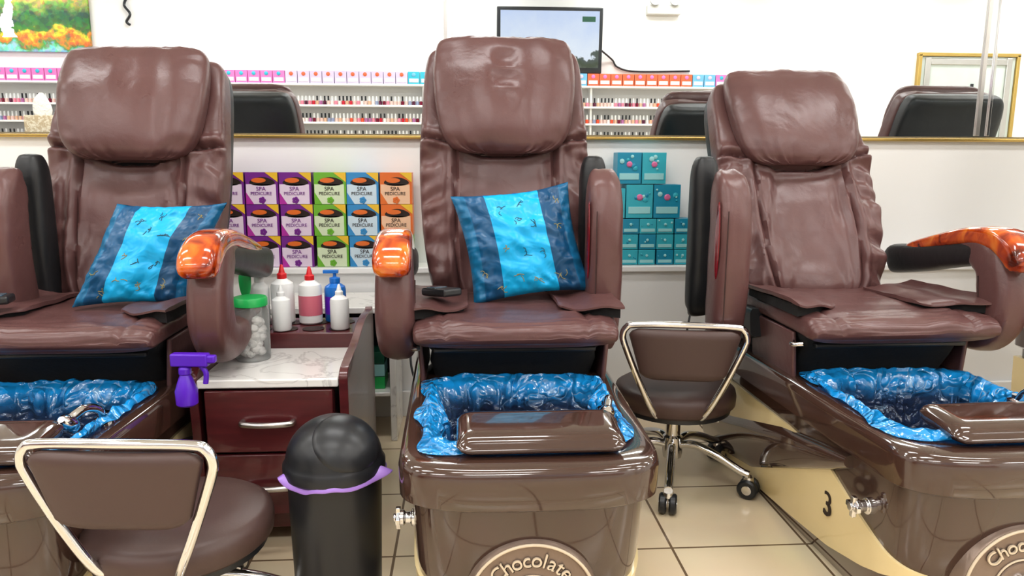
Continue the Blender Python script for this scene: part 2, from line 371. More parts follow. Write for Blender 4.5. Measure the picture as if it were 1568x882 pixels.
    q=M();q.loft([outline(.20,1.83,2.36,.415,.04,.04,0),outline(.212,1.80,2.36,.47,.04,.04,0),outline(.205,1.775,2.36,.50,.04,.04,0),outline(.225,1.745,2.36,.528,.04,.04,0),outline(.225,1.745,2.36,.55,.04,.04,0)]);q.build('seat_skirt',FAB,E,angle=50)
    box('seat_rail',(0,1.765,.512),(.40,.02,.012),BLK,E)
    for sx in(-1,1):
        box('side_apron',(sx*.232,1.93,.475),(.012,.26,.13),LEA,E,.005,Matrix.Rotation(math.radians(sx*4),3,'Y'))
    tube('seat_latch',[(-.24,1.80,.515),(-.255,1.77,.515),(-.235,1.75,.52)],.006,CHR,E)
    def sdisp(cx,s,cy,z):
        d=0
        if cy<0:
            d+=.012*(1-abs(cx)**2)-.005*nz(cx*4+seed,s*9,1)+.007*gs(abs(cx)-.70,.022)*(1 if s>.4 else 0)
            d+=.003*nz(cx*2+seed,s*30,3)+.003*nz(cx*14,s*5,seed)
        return d
    sweep('seat_cushion',[(2.20,.565,.20,.01),(2.19,.567,.232,.03),(2.10,.567,.242,.036),(1.9,.567,.246,.036),(1.78,.567,.248,.037),(1.725,.563,.247,.036),(1.70,.558,.243,.03),(1.688,.553,.235,.012)],0,LEA,E,70,90,4,sdisp)
    for sx in(-1,1):
        rings=[]
        for i in range(26):
            t=i/25;xa=sx*(.115+.148*t);y0=1.835-.105*t**.7;y1=2.10;r=[]
            zc=.596+.020*t**1.5+.003*math.sin(9*t+seed)
            for j in range(16):
                y=y0+(y1-y0)*j/15;r.append((xa,y,zc+.010*(1-j/15)+.006*math.sin(min(1,j/2)*math.pi/2)+.004*nz(xa*20,y*16,seed)))
            for j in range(15,-1,-1):
                y=y0+(y1-y0)*j/15;r.append((xa,y,zc-.003+.008*(1-j/15)+.004*nz(xa*20,y*16,seed)))
            rings.append(r)
        q=M();q.loft(rings);q.build('seat_flap',LEA,E,angle=70)
        q=M();q.loft([[(sx*(.125+.132*t),1.85-.100*t**.7,.590+.0*t),(sx*(.125+.132*t),2.05,.590),(sx*(.125+.132*t),2.05,.594+.015*t**1.5),(sx*(.125+.132*t),1.85-.100*t**.7,.600+.019*t**1.5)] for t in[i/15 for i in range(16)]]);q.build('seat_flap_gap_shade',FAB,E)  # black wedge added as the dark shade in the gap under the flap
    yt,zt=top;y0,z0=2.17,.55
    def bp(t,off=0):
        y=y0+(yt-y0)*t-.018*math.sin(math.pi*t);z=z0+(zt-z0)*t
        l=math.hypot(yt-y0,zt-z0);return y-(zt-z0)/l*off,z+(yt-y0)/l*off
    keys=[]
    for t,hx,ht in((0,.17,.02),(.03,.205,.05),(.1,.225,.062),(.25,.243,.064),(.42,.252,.062),(.56,.254,.058),(.66,.250,.056),(.76,.246,.055),(.86,.241,.052),(.93,.234,.046),(.965,.224,.04),(.985,.204,.028),(1.0,.155,.008)):
        y,z=bp(t);keys.append((y,z,hx,ht))
    def hseam(a):return .590-.034*math.cos(min(1,a)*3.14)
    def vseam(t):return .58+.13*max(0,(.5-t))
    def bd(cx,s,cy,z):
        t=(z-z0)/(zt-z0)
        if cy<=0:return 0
        a=abs(cx);w=min(1,cy*1.5);d=0
        lowr=1/(1+math.exp((t-.60)*60));hi=1-lowr
        d-=.024*max(0,1-(a/.62)**2)*min(1,t*6)*(1-.5*hi)
        vs=vseam(t)
        d-=.016*gs(a-vs,.018)*lowr
        d+=.010*gs(a-vs-.07,.045)*lowr+.006*gs(a-vs+.06,.035)*lowr
        hs=hseam(a)
        d-=.016*gs(t-hs,.008)
        d+=.009*gs(t-hs-.025,.016)+.008*gs(t-hs+.02,.012)
        d+=.030*max(0,(a-.60)/.40)*nz(cx*1.5+seed*4,t*20+2.5*a,1.5)*lowr
        d+=.030*nz(cx*8+seed,t*2.6+cx*2,4)*(1-a)*gs(t-.43,.18)
        d-=.022*abs(nz(cx*5+t*5*(1 if cx>0 else -1)+seed*2,t*2.4,11))*lowr*(1-a*.4)
        d+=.010*nz(cx*2.5+seed*2,t*6,0)
        d+=.006*math.sin(t*62+cx*4+2*nz(t*5,seed,0))*max(0,a-.60)*(1 if t>.12 else 0)*lowr*1.7
        d+=.012*max(0,(a-.75)/.25)*hi*(1+.7*nz(t*9,cx,seed))
        d+=.016*nz(cx*7+seed,t*22,7)*gs(t-.62,.05)
        return d*w
    sweep('backrest',keys,0,LEA,E,190,170,4.6,bd);at=LAST
    zz=lambda t:z0+(zt-z0)*t
    tube('backrest_seam',[at(c/20,zz(hseam(abs(c/20)))) for c in range(-19,20)],.0014,THR,E,False)
    for sx in(-1,1):
        tube('backrest_seam',[at(sx*vseam(t/60),zz(t/60)) for t in range(5,35)],.0014,THR,E,False)
    ks=[]
    for t,hx,ht in((.06,.17,.01),(.1,.21,.06),(.4,.240,.07),(.7,.240,.068),(.9,.232,.06),(.985,.210,.045),(1.0,.17,.008)):
        y,z=bp(t,-.05);ks.append((y,z,hx,ht))
    sweep('backrest_rear_shell',ks,0,LEB,E,50,56,4)
    ks=[]
    for t,hx,ht in((.552,.10,.005),(.560,.134,.018),(.585,.165,.036),(.64,.190,.050),(.74,.205,.056),(.84,.211,.055),(.93,.207,.047),(.98,.196,.034),(1.002,.172,.02),(1.010,.135,.006)):
        y,z=bp(t,.080 if t<.9 else .074);ks.append((y,z,hx,ht))
    def hd(cx,s,cy,z):
        if cy<0:return 0
        th=math.atan2(s-.55,cx);rr=math.hypot(cx,(s-.55)*1.6)
        star=.012*abs(math.sin(th*3.5+seed))*gs(rr-.12,.10) if int(seed)==2 else 0
        return (.009*nz(cx*1.6+seed*3,s*2.4,2)+.004*nz(cx*4,s*4+seed,5)-.006*gs(rr,.12)-star+.007*nz(cx*16,s*3,seed)*gs(s-.08,.15)+.006*nz(cx*14,s*3,seed+3)*gs(s-.95,.12)+.006*nz(cx*3,s*14,seed+6)*gs(abs(cx)-.9,.2))*cy
    sweep('headrest_pillow',ks,0,LEA,E,110,130,3.0,hd)
    for sx,down in((-1,arms[0]),(1,arms[1])):
        if down:
            xa=sx*dn
            sweep('arm_column',[(2.02,.56,.03,.02),(1.93,.535,.042,.035),(1.83,.525,.045,.050),(1.775,.57,.047,.058),(1.765,.64,.047,.056),(1.785,.70,.045,.053),(1.83,.735,.04,.05),(1.90,.745,.03,.02)],xa,LEA,E,50,44,3.2,lambda cx,s,cy,z:.005*nz(cx*2,s*9,seed))
            sweep('arm_pad',[(2.24,.66,.02,.03),(2.22,.67,.030,.045),(2.08,.69,.034,.04),(1.95,.715,.036,.035),(1.83,.735,.038,.032),(1.77,.732,.036,.026),(1.755,.73,.03,.02)],xa,LEB,E,36,32,3)
            sweep('arm_cap_wood',[(2.18,.700,.012,.008),(2.13,.718,.024,.016),(2.0,.750,.032,.022),(1.88,.775,.037,.025),(1.78,.775,.043,.031),(1.722,.750,.045,.036),(1.700,.728,.044,.034),(1.692,.712,.038,.026),(1.690,.704,.024,.012)],xa,BURL,E,50,44,3.2)
            if dn>.3:box('arm_bracket',(sx*(dn+.25)/2,2.05,.56),(dn-.22,.16,.05),LEA,E,.012)
            tube('arm_piping',[(xa-sx*.046,1.79+y,z) for y,z in((.02,.52),(-.0,.6),(.01,.68))],.0015,THR,E)
        else:
            xa=sx*up
            sweep('arm_column',[(2.00,.49,.03,.03),(1.985,.50,.042,.05),(1.97,.60,.047,.062),(1.965,.73,.047,.062),(1.97,.83,.047,.058),(1.985,.885,.045,.05),(2.01,.917,.038,.035),(2.04,.925,.02,.015)],xa,LEA,E,54,48,3.4,lambda cx,s,cy,z:.006*nz(cx*2,s*9,seed))
            sweep('arm_pad',[(2.14,.54,.02,.02),(2.13,.55,.034,.035),(2.12,.7,.038,.042),(2.12,.85,.038,.042),(2.12,.935,.036,.04),(2.12,.975,.026,.028),(2.12,.983,.012,.01)],xa+sx*pado,LEB,E,36,32,3)
            q=M();rings=[]
            for xo in(0,1):
                rings.append([(xa-.0455-xo*.003,1.935+(.016-.003*xo)*math.cos(2*math.pi*i/24),.76+(.105-.006*xo)*math.sin(2*math.pi*i/24)) for i in range(24)])
            q.loft(rings);q.build('arm_inlay',WOODI,E)
            tube('arm_piping',[(xa-.03,1.905,z) for z in(.53,.65,.76,.84)],.0015,THR,E)
        sweep('arm_mount',[(2.15,.48,.02,.03),(2.1,.50,.02,.05),(2.0,.52,.02,.04)],sx*.25,BLK,E,8,16,4)
    return E
chair(-.955,math.radians(-.5),(2.40,1.262),(0,1),up=.222,dn=.355,pado=.0,seed=1)
chair(.122,0,(2.40,1.305),(1,0),up=.252,pado=-.006,seed=2.3)
chair(1.075,math.radians(1.2),(2.56,1.218),(0,1),up=.355,pado=.025,num='3',seed=3.7)
chair(2.17,0,(2.44,1.275),(1,1),seed=5.1)
def remote(loc,rz,rx):
    E=begin('remote_control',loc,rz);R=Matrix.Rotation(rx,3,'X')
    box('remote_body',loc,(.055,.11,.02),BLK,E,.006,R)
    box('remote_screen',Vector(loc)+R@Vector((0,.02,.0105)),(.036,.04,.003),mat('remote_glass',lin(70,95,110),.1),E,.001,R)
remote((-.060,1.86,.640),.6,-.1);remote((-1.135,1.80,.640),-1.35,0)
def cushion(loc,h,hz,skew,rx,ry,rz,T=.062,seed=0,glyphs=()):
    E=begin('throw_pillow',(0,0,0));n=60;me=bpy.data.meshes.new('pillow_cover');vs=[];fs=[];uvs=[]
    def pt(u,v,side,lift=0):
        x=u*h*(1-.09*(1-v*v));z=v*hz*(1-.09*(1-u*u));e=max(0,(1-u*u)*(1-v*v))
        y=side*(T*e**.42)+(e**.3)*.012*nz(u*2.2+seed,v*2.2,side)+.010*nz(u*1.3,v*1.3+seed,9)
        y+=side*.014*math.sin(9*u+7*v+seed)*e**.5*nz(u*3,v*3,seed)
        k=max(abs(u),abs(v));y+=side*.010*nz(u*8+seed,v*8,3)*gs(k-.85,.18)
        return (x+skew*z,y+side*lift,z)
    for side in(-1,1):
        for i in range(n+1):
            for j in range(n+1):
                u=-1+2*i/n;v=-1+2*j/n;vs.append(pt(u,v,side));uvs.append((u*.5+.5,v*.5+.5))
        o=(n+1)**2*(0 if side<0 else 1)
        for i in range(n):
            for j in range(n):
                a=o+i*(n+1)+j;q=(a,a+n+1,a+n+2,a+1);fs.append(q if side<0 else q[::-1])
    me.from_pydata(vs,[],fs);ul=me.uv_layers.new(name='UVMap')
    for p in me.polygons:
        p.use_smooth=True
        for l in p.loop_indices:ul.data[l].uv=uvs[me.loops[l].vertex_index]
    me.materials.append(CUS);ob=bpy.data.objects.new('pillow_cover',me);bpy.context.scene.collection.objects.link(ob);ob.parent=E
    rnd=random.Random(int(seed*10));cl=lambda a:max(-.92,min(.92,a))
    for (gu,gv,gsz,gold) in glyphs:
        for k in range(rnd.randint(3,4)):
            a0=rnd.uniform(0,6.28);gu_,gv_=gu+rnd.uniform(-1,1)*gsz*.35,gv+rnd.uniform(-1,1)*gsz*.35;pts=[]
            cur=rnd.uniform(-3,3)
            for s in range(7):
                a=a0+cur*s/6;pts.append(pt(cl(gu_),cl(gv_),-1,.0004));gu_+=math.cos(a)*gsz*.15;gv_+=math.sin(a)*gsz*.15
            tube('embroidery_stroke',pts,.0010,GLY if gold else GLY2,E,False)
    E.matrix_world=Matrix.Translation(loc)@Matrix.Rotation(rz,4,'Z')@Matrix.Rotation(rx,4,'X')@Matrix.Rotation(ry,4,'Y')
GL=[(-.25,.6,.13,0),(.05,.68,.12,0),(.3,.25,.13,0),(-.05,.4,.1,0),(-.3,-.1,.12,1),(0,-.25,.12,0),(.28,-.3,.12,0),(-.2,-.65,.14,1),(.1,-.75,.12,1),(.55,-.7,.14,1),(-.75,-.5,.12,1),(.7,.2,.1,1),(-.5,-.85,.12,1),(.75,.7,.1,1)]
cushion((.155,2.005,.747),.163,.153,-.08,math.radians(-16),math.radians(-7),0,seed=2,glyphs=GL)
cushion((-.812,1.965,.727),.140,.137,.34,math.radians(-20),0,math.radians(3),seed=5,glyphs=GL)
OFF=Vector((0,0,0))
# ---------------------------------------------------------------- stools
def stool(cx,cy,rot,base,dz=0):
    E=begin('salon_stool',(cx,cy,0),rot,(0,0,0))
    q=M();q.lathe((0,0,dz),[(.03,.243),(.165,.246),(.178,.258),(.180,.283),(.176,.300),(.16,.310),(.10,.315),(.0,.317)],56);q.build('seat_cushion',VIN,E,angle=60)
    q=M();q.lathe((0,0,dz),[(.14,.228),(.165,.234),(.165,.246),(.05,.248)],40);q.build('seat_pan',BLK,E)
    fr=[(-.035,-.05,.223),(-.05,-.12,.233),(-.075,-.165,.275),(-.115,-.185,.36),(-.158,-.20,.468),(-.165,-.203,.50),(-.155,-.205,.522),(-.13,-.206,.530),(0,-.214,.534),(.13,-.206,.530),(.155,-.205,.522),(.165,-.203,.50),(.158,-.20,.468),(.115,-.185,.36),(.075,-.165,.275),(.05,-.12,.233),(.035,-.05,.223)]
    tube('back_frame',[(x,y,z+dz) for x,y,z in fr],.0095,CHR,E)
    rings=[]
    for i in range(24):
        t=i/23;z=.375+.145*t+dz;hw=(.112+.042*t)
        e=min(t,1-t)*2
        f=min(1,(e/.25))**.5 if e<.25 else 1
        hw=hw-.03*(1-f);th=.006+.012*f;r=[]
        for j in range(40):
            a=2*math.pi*j/40;x=hw*sg(math.cos(a),.4);yy=th*sg(math.sin(a),.5)
            r.append((x,-.19-.017*t-.010*(1-(x/.15)**2)+yy,z))
        rings.append(r)
    q=M();q.loft(rings);q.build('back_pad',VIN,E,angle=60)
    q=M();q.lathe((0,0,dz),[(.045,.220),(.045,.228),(.02,.232)],24);q.lathe((0,0,0),[(.028,.075),(.03,.09),(.03,.14),(.022,.146),(.022,min(.19,.22+dz)),(.013,min(.195,.225+dz)),(.013,.226+dz)],24)
    q.build('gas_column',CHR,E)
    tube('height_lever',[(0,0,.213+dz),(.08,-.02,.21+dz),(.13,-.03,.203+dz)],.004,CHR,E)
    for i in range(5):
        a=base-rot+i*2*math.pi/5;c,s=math.cos(a),math.sin(a)
        tube('base_leg',[(c*r,s*r,z) for r,z in((.02,.115),(.07,.125),(.14,.105),(.21,.074),(.235,.068))],.0125,CHR,E)
        q=M();R=Matrix.Rotation(a,3,'Z')@Matrix.Rotation(math.radians(90),3,'X')
        for sd in(-1,1):
            o=R@Vector((0,0,sd*.014))
            q.lathe((c*.235+o.x,s*.235+o.y,.029),[(.008,-.0105),(.024,-.0105),(.029,-.006),(.029,.006),(.024,.0105),(.008,.0105)],24,0,R)
            q.lathe((c*.235+o.x,s*.235+o.y,.029),[(.012,-.0115),(.014,-.011),(.014,.011),(.012,.0115)],16,1,R)
        q.lathe((c*.235,s*.235,0),[(.006,.03),(.006,.06),(.016,.05),(.014,.064)],12,1)
        q.build('caster',[BLK,CHR],E)
stool(.632,2.12,math.radians(-11),math.radians(-108))
stool(-.575,1.43,math.radians(-5),math.radians(-60),-.035)
# ---------------------------------------------------------------- trash can
E=begin('trash_can',(-.278,1.50,0),0,(0,0,0));
q=M();q.lathe((0,0,0),[(.086,0),(.090,.004),(.098,.325),(.098,.33)],48);q.build('can_body',BLK,E)
q=M();rings=[]
for r0,z0 in((.099,.322),(.107,.316),(.108,.320),(.100,.328)):
    ring=[]
    for j in range(120):
        a=2*math.pi*j/120;w=nz(math.cos(a)*3,math.sin(a)*3,1.5)
        sp=gs((a-5.95),.16)+.4*gs(a-3.7,.25)
        rr=r0+((.005*w+.022*sp) if r0>.105 else 0)
        ring.append((rr*math.cos(a),rr*math.sin(a),z0+.010*w+.012*sp))
    rings.append(ring)
q.loft(rings,cap0=False,cap1=False);q.build('bin_bag_edge',LAV,E,angle=80)
q=M();dome=[(.103,.322),(.106,.326),(.106,.345),(.1025,.350)]+[(.100*math.cos(t*math.pi/2/14),.350+.092*math.sin(t*math.pi/2/14)) for t in range(1,14)]+[(.003,.442)]
q.lathe((0,0,0),dome,56);q.build('swing_lid',BLK,E,angle=35)
d=Vector((.45,-.55,.70)).normalized();up_=d.orthogonal().normalized();sd=d.cross(up_);rings=[]
for i in range(14):
    ph=math.radians(2+44*i/13);ring=[]
    for j in range(48):
        a=2*math.pi*j/48;v=d*math.cos(ph)+(up_*math.cos(a)+sd*math.sin(a))*math.sin(ph)
        k=1.03 if i<13 else .99
        z=max(v.z,.02);ring.append((v.x*.1*k,v.y*.1*k,.350+z*.092*k))
    rings.append(ring)
q=M();q.loft(rings,cap1=False);q.build('swing_flap',BLK,E,angle=60)
# ---------------------------------------------------------------- cart
E=begin('pedicure_cart',(-.485,2.03,0),0)
x0,x1,yf,yb=-.650,-.312,1.775,2.29
box('cabinet',((x0+x1)/2,(yf+yb)/2+.01,.225),(x1-x0-.03,yb-yf-.03,.37),WOODR,E)
box('marble_top',((x0+x1)/2,1.922,.432),(x1-x0-.0,.31,.022),MARB,E,.004)
for nm,z in(('drawer_upper',.335),('drawer_lower',.170)):
    box(nm,((x0+x1)/2,yf+.004,z),(x1-x0-.03,.018,.158),WOODR,E,.003)
    tube('handle',[(-.546,yf-.005,z),(-.54,yf-.024,z),(-.485,yf-.034,z),(-.43,yf-.024,z),(-.424,yf-.005,z)],.0075,STL,E)
for x in(x0-.012,x1+.012):
    prof=cr([(yf+.01,.06),(yf+.008,.25),(yf-.002,.41),(yf+.006,.455),(yf+.08,.472),(1.98,.485),(2.12,.515),(2.26,.512),(yb+.01,.50),(yb+.01,.3),(yb+.01,.06)],60)
    q=M();q.loft([[(x-.011,y,z) for y,z in prof],[(x+.011,y,z) for y,z in prof]]);q.build('side_panel',WOODR,E,.002)
box('bottle_tray',((x0+x1)/2,2.185,.46),(x1-x0-.002,.21,.05),WOODR,E,.004)
q=M()
for i in range(4):
    for yy in(2.13,2.22):
        q.lathe((x0+.06+i*.075,yy,0),[(.026,.4855),(.031,.486),(.031,.487),(.026,.487)],24)
q.build('tray_ring',INK,E)
tube('spray_hook',[(x0-.012,1.785,.455),(x0-.010,1.74,.485),(x0+.01,1.705,.508),(x0+.018,1.69,.503)],.004,CHR,E)
for x in(x0+.03,x1-.03):
    for y in(yf+.04,yb-.04):
        q=M();q.lathe((x,y,0),[(.012,0),(.016,.006),(.016,.035),(.008,.045)],14);q.build('cart_foot',BLK,E)
def bottle(name,x,y,z,r,h,body,cap,label=None,kind='nozzle'):
    E=begin(name,(x,y,z),0,(0,0,0))
    q=M();q.lathe((0,0,0),[(r*.9,0),(r,.004),(r,h*.62),(r*.93,h*.68),(r*.5,h*.74),(r*.42,h*.76)],28);q.build('bottle_body',body,E)
    q=M()
    if kind=='nozzle':q.lathe((0,0,0),[(r*.42,h*.755),(r*.42,h*.84),(r*.28,h*.86),(r*.12,h*.99),(r*.08,h)],20)
    else:
        q.lathe((0,0,0),[(r*.5,h*.755),(r*.5,h*.85),(r*.16,h*.87),(r*.16,h*.95)],20);q.box((-r*.35,0,h*.97),(r*1.4,r*.5,h*.06))
    q.build('bottle_cap',cap,E,.001)
    if label:
        q=M();q.lathe((0,0,0),[(r*1.012,h*.15),(r*1.012,h*.5)],28,cap=False);q.build('bottle_label',label,E)
zt=.4875
bottle('lotion_bottle',-.61,2.21,zt,.028,.165,PWH,PWH,None,'pump')
bottle('acetone_bottle',-.545,2.22,zt,.034,.175,PWH,RED)
bottle('acetone_bottle',-.462,2.21,zt,.034,.17,PWH,RED,LABR)
bottle('sanitizer_pump_bottle',-.392,2.235,zt,.032,.155,BLU,BLU,PUR,'pump')
bottle('squeeze_bottle',-.525,2.115,zt,.027,.13,PWH,PWH)
bottle('squeeze_bottle',-.362,2.125,zt,.027,.13,PWH,PWH)
E=begin('cotton_jar',(-.568,1.965,.444),0,(0,0,0))
q=M();q.lathe((0,0,0),[(.042,0),(.046,.004),(.046,.13),(.040,.143),(.040,.148)],28);q.build('jar_glass',CLR,E)
q=M()
for i in range(60):
    a=random.random()*6.28;r=.030*random.random()**.5;z=.014+.095*(i/60)
    q.lathe((r*math.cos(a),r*math.sin(a),z),[(.003,-.012),(.011,-.007),(.0135,0),(.010,.008),(.003,.012)],10)
q.build('cotton_balls',COT,E)
q=M();q.lathe((0,0,0),[(.041,.144),(.044,.146),(.044,.164),(.041,.168),(.02,.169)],28);q.build('jar_lid',GRN,E)
E=begin('foot_brush',(-.63,2.14,zt),0,(0,0,0))
sweep('brush_body',[(0,0,.008,.008),(0,.04,.009,.007),(0,.09,.010,.008),(0,.12,.016,.010),(0,.15,.017,.01),(0,.168,.011,.006)],0,GRN,E,24,20,2.5)
E=begin('spray_bottle',(-.640,1.678,.412),math.radians(175),(0,0,0))
q=M();q.lathe((0,0,0),[(.020,0),(.024,.004),(.025,.035),(.016,.062),(.011,.074)],24);q.build('spray_body',PUR,E)
q=M();q.lathe((0,0,0),[(.014,.072),(.014,.09),(.010,.092)],16);q.box((-.014,0,.108),(.085,.024,.030));q.box((-.062,0,.110),(.022,.018,.018));q.build('spray_head',PUR,E,.004)
tube('spray_trigger',[(-.034,0,.098),(-.048,0,.078),(-.046,0,.052)],.006,PUR,E)
# ---------------------------------------------------------------- room
XL,XR,YF,YB,ZC=-5.8,7.2,-1.96,2.87,2.8
def room(n,c,d,m):return box(n,c,d,m,None,0)
room('floor',((XL+XR)/2,(YF+YB)/2,-.05),(XR-XL,YB-YF,.1),TIL)
room('ceiling',((XL+XR)/2,(YF+YB)/2,ZC+.05),(XR-XL,YB-YF,.1),WAL)
room('wall_back',((XL+XR)/2,YB+.05,ZC/2),(XR-XL,.1,ZC),WAL)
room('wall_front',((XL+XR)/2,YF-.05,ZC/2),(XR-XL,.1,ZC),WAL)
room('wall_left',(XL-.05,(YF+YB)/2,ZC/2),(.1,YB-YF,ZC),WAL)
room('wall_right',(XR+.05,(YF+YB)/2,ZC/2),(.1,YB-YF,ZC),WAL)
box('trim_1',((XL+XR)/2,YB-.06,.278),(XR-XL-.01,.12,.556),TRM,None,.004)
box('trim_2',((XL+XR)/2,YB-.07,.566),(XR-XL-.01,.14,.022),TRM,None,.004)
box('trim_3',((XL+XR)/2,YB-.012,1.054),(XR-XL-.01,.024,.012),GLD,None,.003)
box('trim_4',(.98,YB-.006,.81),(.006,.01,.46),TRM,None,.001)
box('baseboard_back',((XL+XR)/2,YB-.13,.05),(XR-XL-.01,.016,.1),TRM,None,.003)
box('wall_mirror',((XL+XR)/2,YB-.006,1.061+(ZC-1.061)/2),(XR-XL-.02,.012,ZC-1.061-.01),MIR,None,0)
E=begin('mirror_joint_strip',(-.06,YB-.016,1.9));box('strip',(-.064,YB-.016,1.90),(.012,.008,1.66),STL,E,.001);box('strip_edge',(-.040,YB-.015,1.90),(.005,.006,1.66),TRM,E,.001)
E=begin('mirror_joint_strip',(2.04,YB-.016,1.9));box('strip',(2.02,YB-.016,1.90),(.016,.008,1.66),STL,E,.001);box('strip_edge',(2.063,YB-.016,1.90),(.010,.008,1.66),CHR,E,.001)
def M2(n,r,g,b):return mat(n,lin(r,g,b),.35)
cols={'p':M2('card_purple',128,50,150),'g':M2('card_green',120,190,60),'b':M2('card_blue',60,150,210),'o':M2('card_orange',235,120,50)}
lab={'p':M2('card_lilac',240,222,242),'g':M2('card_mint',226,240,205),'b':M2('card_sky',214,234,246),'o':M2('card_peach',250,205,170)}
YEL=M2('card_yellow',245,200,60);MAG=M2('card_magenta',190,60,170)
layout=[['p','p','p','g','b','o'],['p','p','p','g','b','o'],['p','p','p','g','b','g']]
ledge=.578;KS=.94;BY=2.80
E=begin('spa_kit_boxes',(-.6,BY,ledge))
for r in range(3):
    for c in range(6):
        k=layout[r][c];w=.123*KS;h=.122*KS;cx=(-.908+c*.1292+.004*random.uniform(-1,1))*KS;cz=ledge+h/2+(2-r)*(h+.001)
        q=M();q.box((cx,BY,cz),(w,.08,h),0);yy=BY-.0405
        q.box((cx-.003,yy,cz-.021),(w*.92,.002,h*.62),1)
        pts=[(cx+.002+.044*math.cos(a)*(1-.3*math.sin(a)),yy-.001,cz+.025+.016*math.sin(a)) for a in[2*math.pi*i/20 for i in range(20)]]
        pts2=[(a,b+.003,z) for a,b,z in pts];q.loft([pts,pts2],2)
        pts=[(cx-.01+.026*math.cos(a),yy-.003,cz+.029+.009*math.sin(a)) for a in[2*math.pi*i/16 for i in range(16)]]
        pts2=[(a,b+.003,z) for a,b,z in pts];q.loft([pts,pts2],3)
        for a in range(5):
            t=a*6.283/5;px,pz=cx-.0+.007*math.cos(t),cz-.043+.007*math.sin(t)
            q.lathe((px,yy-.0015,pz),[(.0065,0),(.005,.0015)],8,0,Matrix.Rotation(math.radians(90),3,'X'))
        q.add([(cx+w*.5,yy-.001,cz+h*.5),(cx+w*.5-.045,yy-.001,cz+h*.5),(cx+w*.5,yy-.001,cz+h*.5-.035)],[(0,1,2)],4)
        q.add([(cx-w*.5,yy-.0012,cz-h*.5),(cx-w*.5+.028,yy-.0012,cz-h*.5),(cx-w*.5,yy-.0012,cz-h*.5+.045)],[(0,1,2)],5)
        q.build('carton',[cols[k],lab[k],INK,cols['o'],YEL,MAG if k=='p' else cols[k]],E)
        for s,sz_,dz in(('SPA',.021,-.002),('PEDICURE',.0168,-.019)):
            text('carton_text',s,sz_,INK if k!='p' else cols['p'],E,(cx-.003,yy-.002,cz+dz),(1,0,0),(0,0,1),.0003)
TEA=M2('card_teal',60,186,204);TE2=M2('card_teal_dark',30,152,186);TE3=M2('card_teal_light',165,226,230);PNK=M2('card_pink',225,120,170)
E=begin('teal_product_boxes',(.68,BY,ledge));q=M()
rb=random.Random(4)
def tb(cx,z,w,h,mi):
    cx*=KS;w*=KS;h*=KS;z=ledge+z*KS
    q.box((cx,BY,z+h/2),(w-.002,.08,h-.002),mi);y=BY-.041;R9=Matrix.Rotation(math.radians(90),3,'X')
    q.box((cx,y,z+h*.24),(w*.8,.002,h*.2),2)
    q.lathe((cx,y-.001,z+h*.62),[(h*.10,0),(h*.06,.003),(.001,.003)],10,2 if h<.07 else 3,R9)
    for k in range(5 if h>.07 else 2):
        q.lathe((cx+w*rb.uniform(-.4,.4),y-.0008,z+h*rb.uniform(.42,.9)),[(h*rb.uniform(.03,.09),0),(h*.02,.002)],8,rb.choice([2,0,1,2]),R9)
for r in range(3):
    for c in range(7 if r<1 else 6):tb(.52+c*.072+.004*random.random(),r*.063,.070,.062,[0,1,0][(r+c)%3])
for c in range(2):tb(.70+c*.112,.189,.11,.135,c%2)
tb(.595,.189,.096,.12,0)
for c in range(2):tb(.655+c*.10,.325,.098,.125,(c+1)%2)
q.build('cartons',[TEA,TE2,TE3,PNK],E,.001)
E=begin('marble_side_table',(-.42,2.58,0))
box('table_top',(-.45,2.58,.476),(.42,.29,.022),MARB,E)
for x in(-.64,-.25):box('table_side',(x,2.60,.2325),(.022,.24,.465),MARB,E)
box('table_shelf',(-.445,2.60,.17),(.37,.24,.016),MARB,E)
box('table_back',(-.445,2.715,.32),(.37,.01,.28),BLK,E)
q=M()
for i in range(4):
    for j in range(3):q.box((-.58+i*.086,2.57,.178+.022+j*.045),(.08,.10,.042),(i+j)%3)
q.build('stored_boxes',[GRN,TE3,M2('card_dkgreen',20,90,70)],E,.001)
tube('power_cable',[(-.185,2.58,.44),(-.19,2.5,.30),(-.17,2.46,.22),(-.12,2.46,.12),(-.06,2.47,.06)],.004,BLK)
tube('power_cable',[(.88,2.71,.57),(.86,2.68,.50),(.82,2.6,.41),(.77,2.5,.31)],.004,BLK)
# ---------------------------------------------------------------- opposite wall
before=set(bpy.data.objects)
E=begin('display_shelf',(-1,-1.5,0))
sx0,sx1=-5.4,2.95;sz=[1.01,1.17,1.335,1.50,1.70]
for z in sz:box('shelf_board',((sx0+sx1)/2,-1.515,z-.009),(sx1-sx0,.17,.018),TRM,E,.002)
for i in range(6):
    x=sx0+.01+(sx1-sx0-.02)*i/5;box('shelf_upright',(x,-1.53,1.34),(.018,.14,.74),TRM,E,.002)
pc=[(200,40,60),(235,140,160),(120,20,50),(240,200,190),(230,90,60),(180,110,160),(225,180,150),(90,30,60),(250,230,225),(150,160,190)]
pm=[mat('polish_%s'%i,lin(*c),.2) for i,c in enumerate(pc)]+[BLK,PWH]
q=M()
for z in sz[:4]:
    x=sx0+.05
    while x<sx1-.05:
        mi=random.choice([0,1,2,3,4,5,6,7,8,8,3,1,9,6,3])
        q.lathe((x,-1.47,z),[(.0155,0),(.0165,.036),(.006,.042)],6,mi)
        q.lathe((x,-1.47,z),[(.009,.040),(.008,.085)],6,10 if random.random()<.4 else 11);x+=.036
q.build('nail_polish_bottles',pm,E)
q=M();x=sx0+.08;bc=[M2('card_rose',240,130,200),M2('card_lav',218,205,235),M2('card_aqua',60,190,215),M2('card_redor',230,110,70),M2('card_ltblue',120,190,230),M2('card_white',244,238,242)]
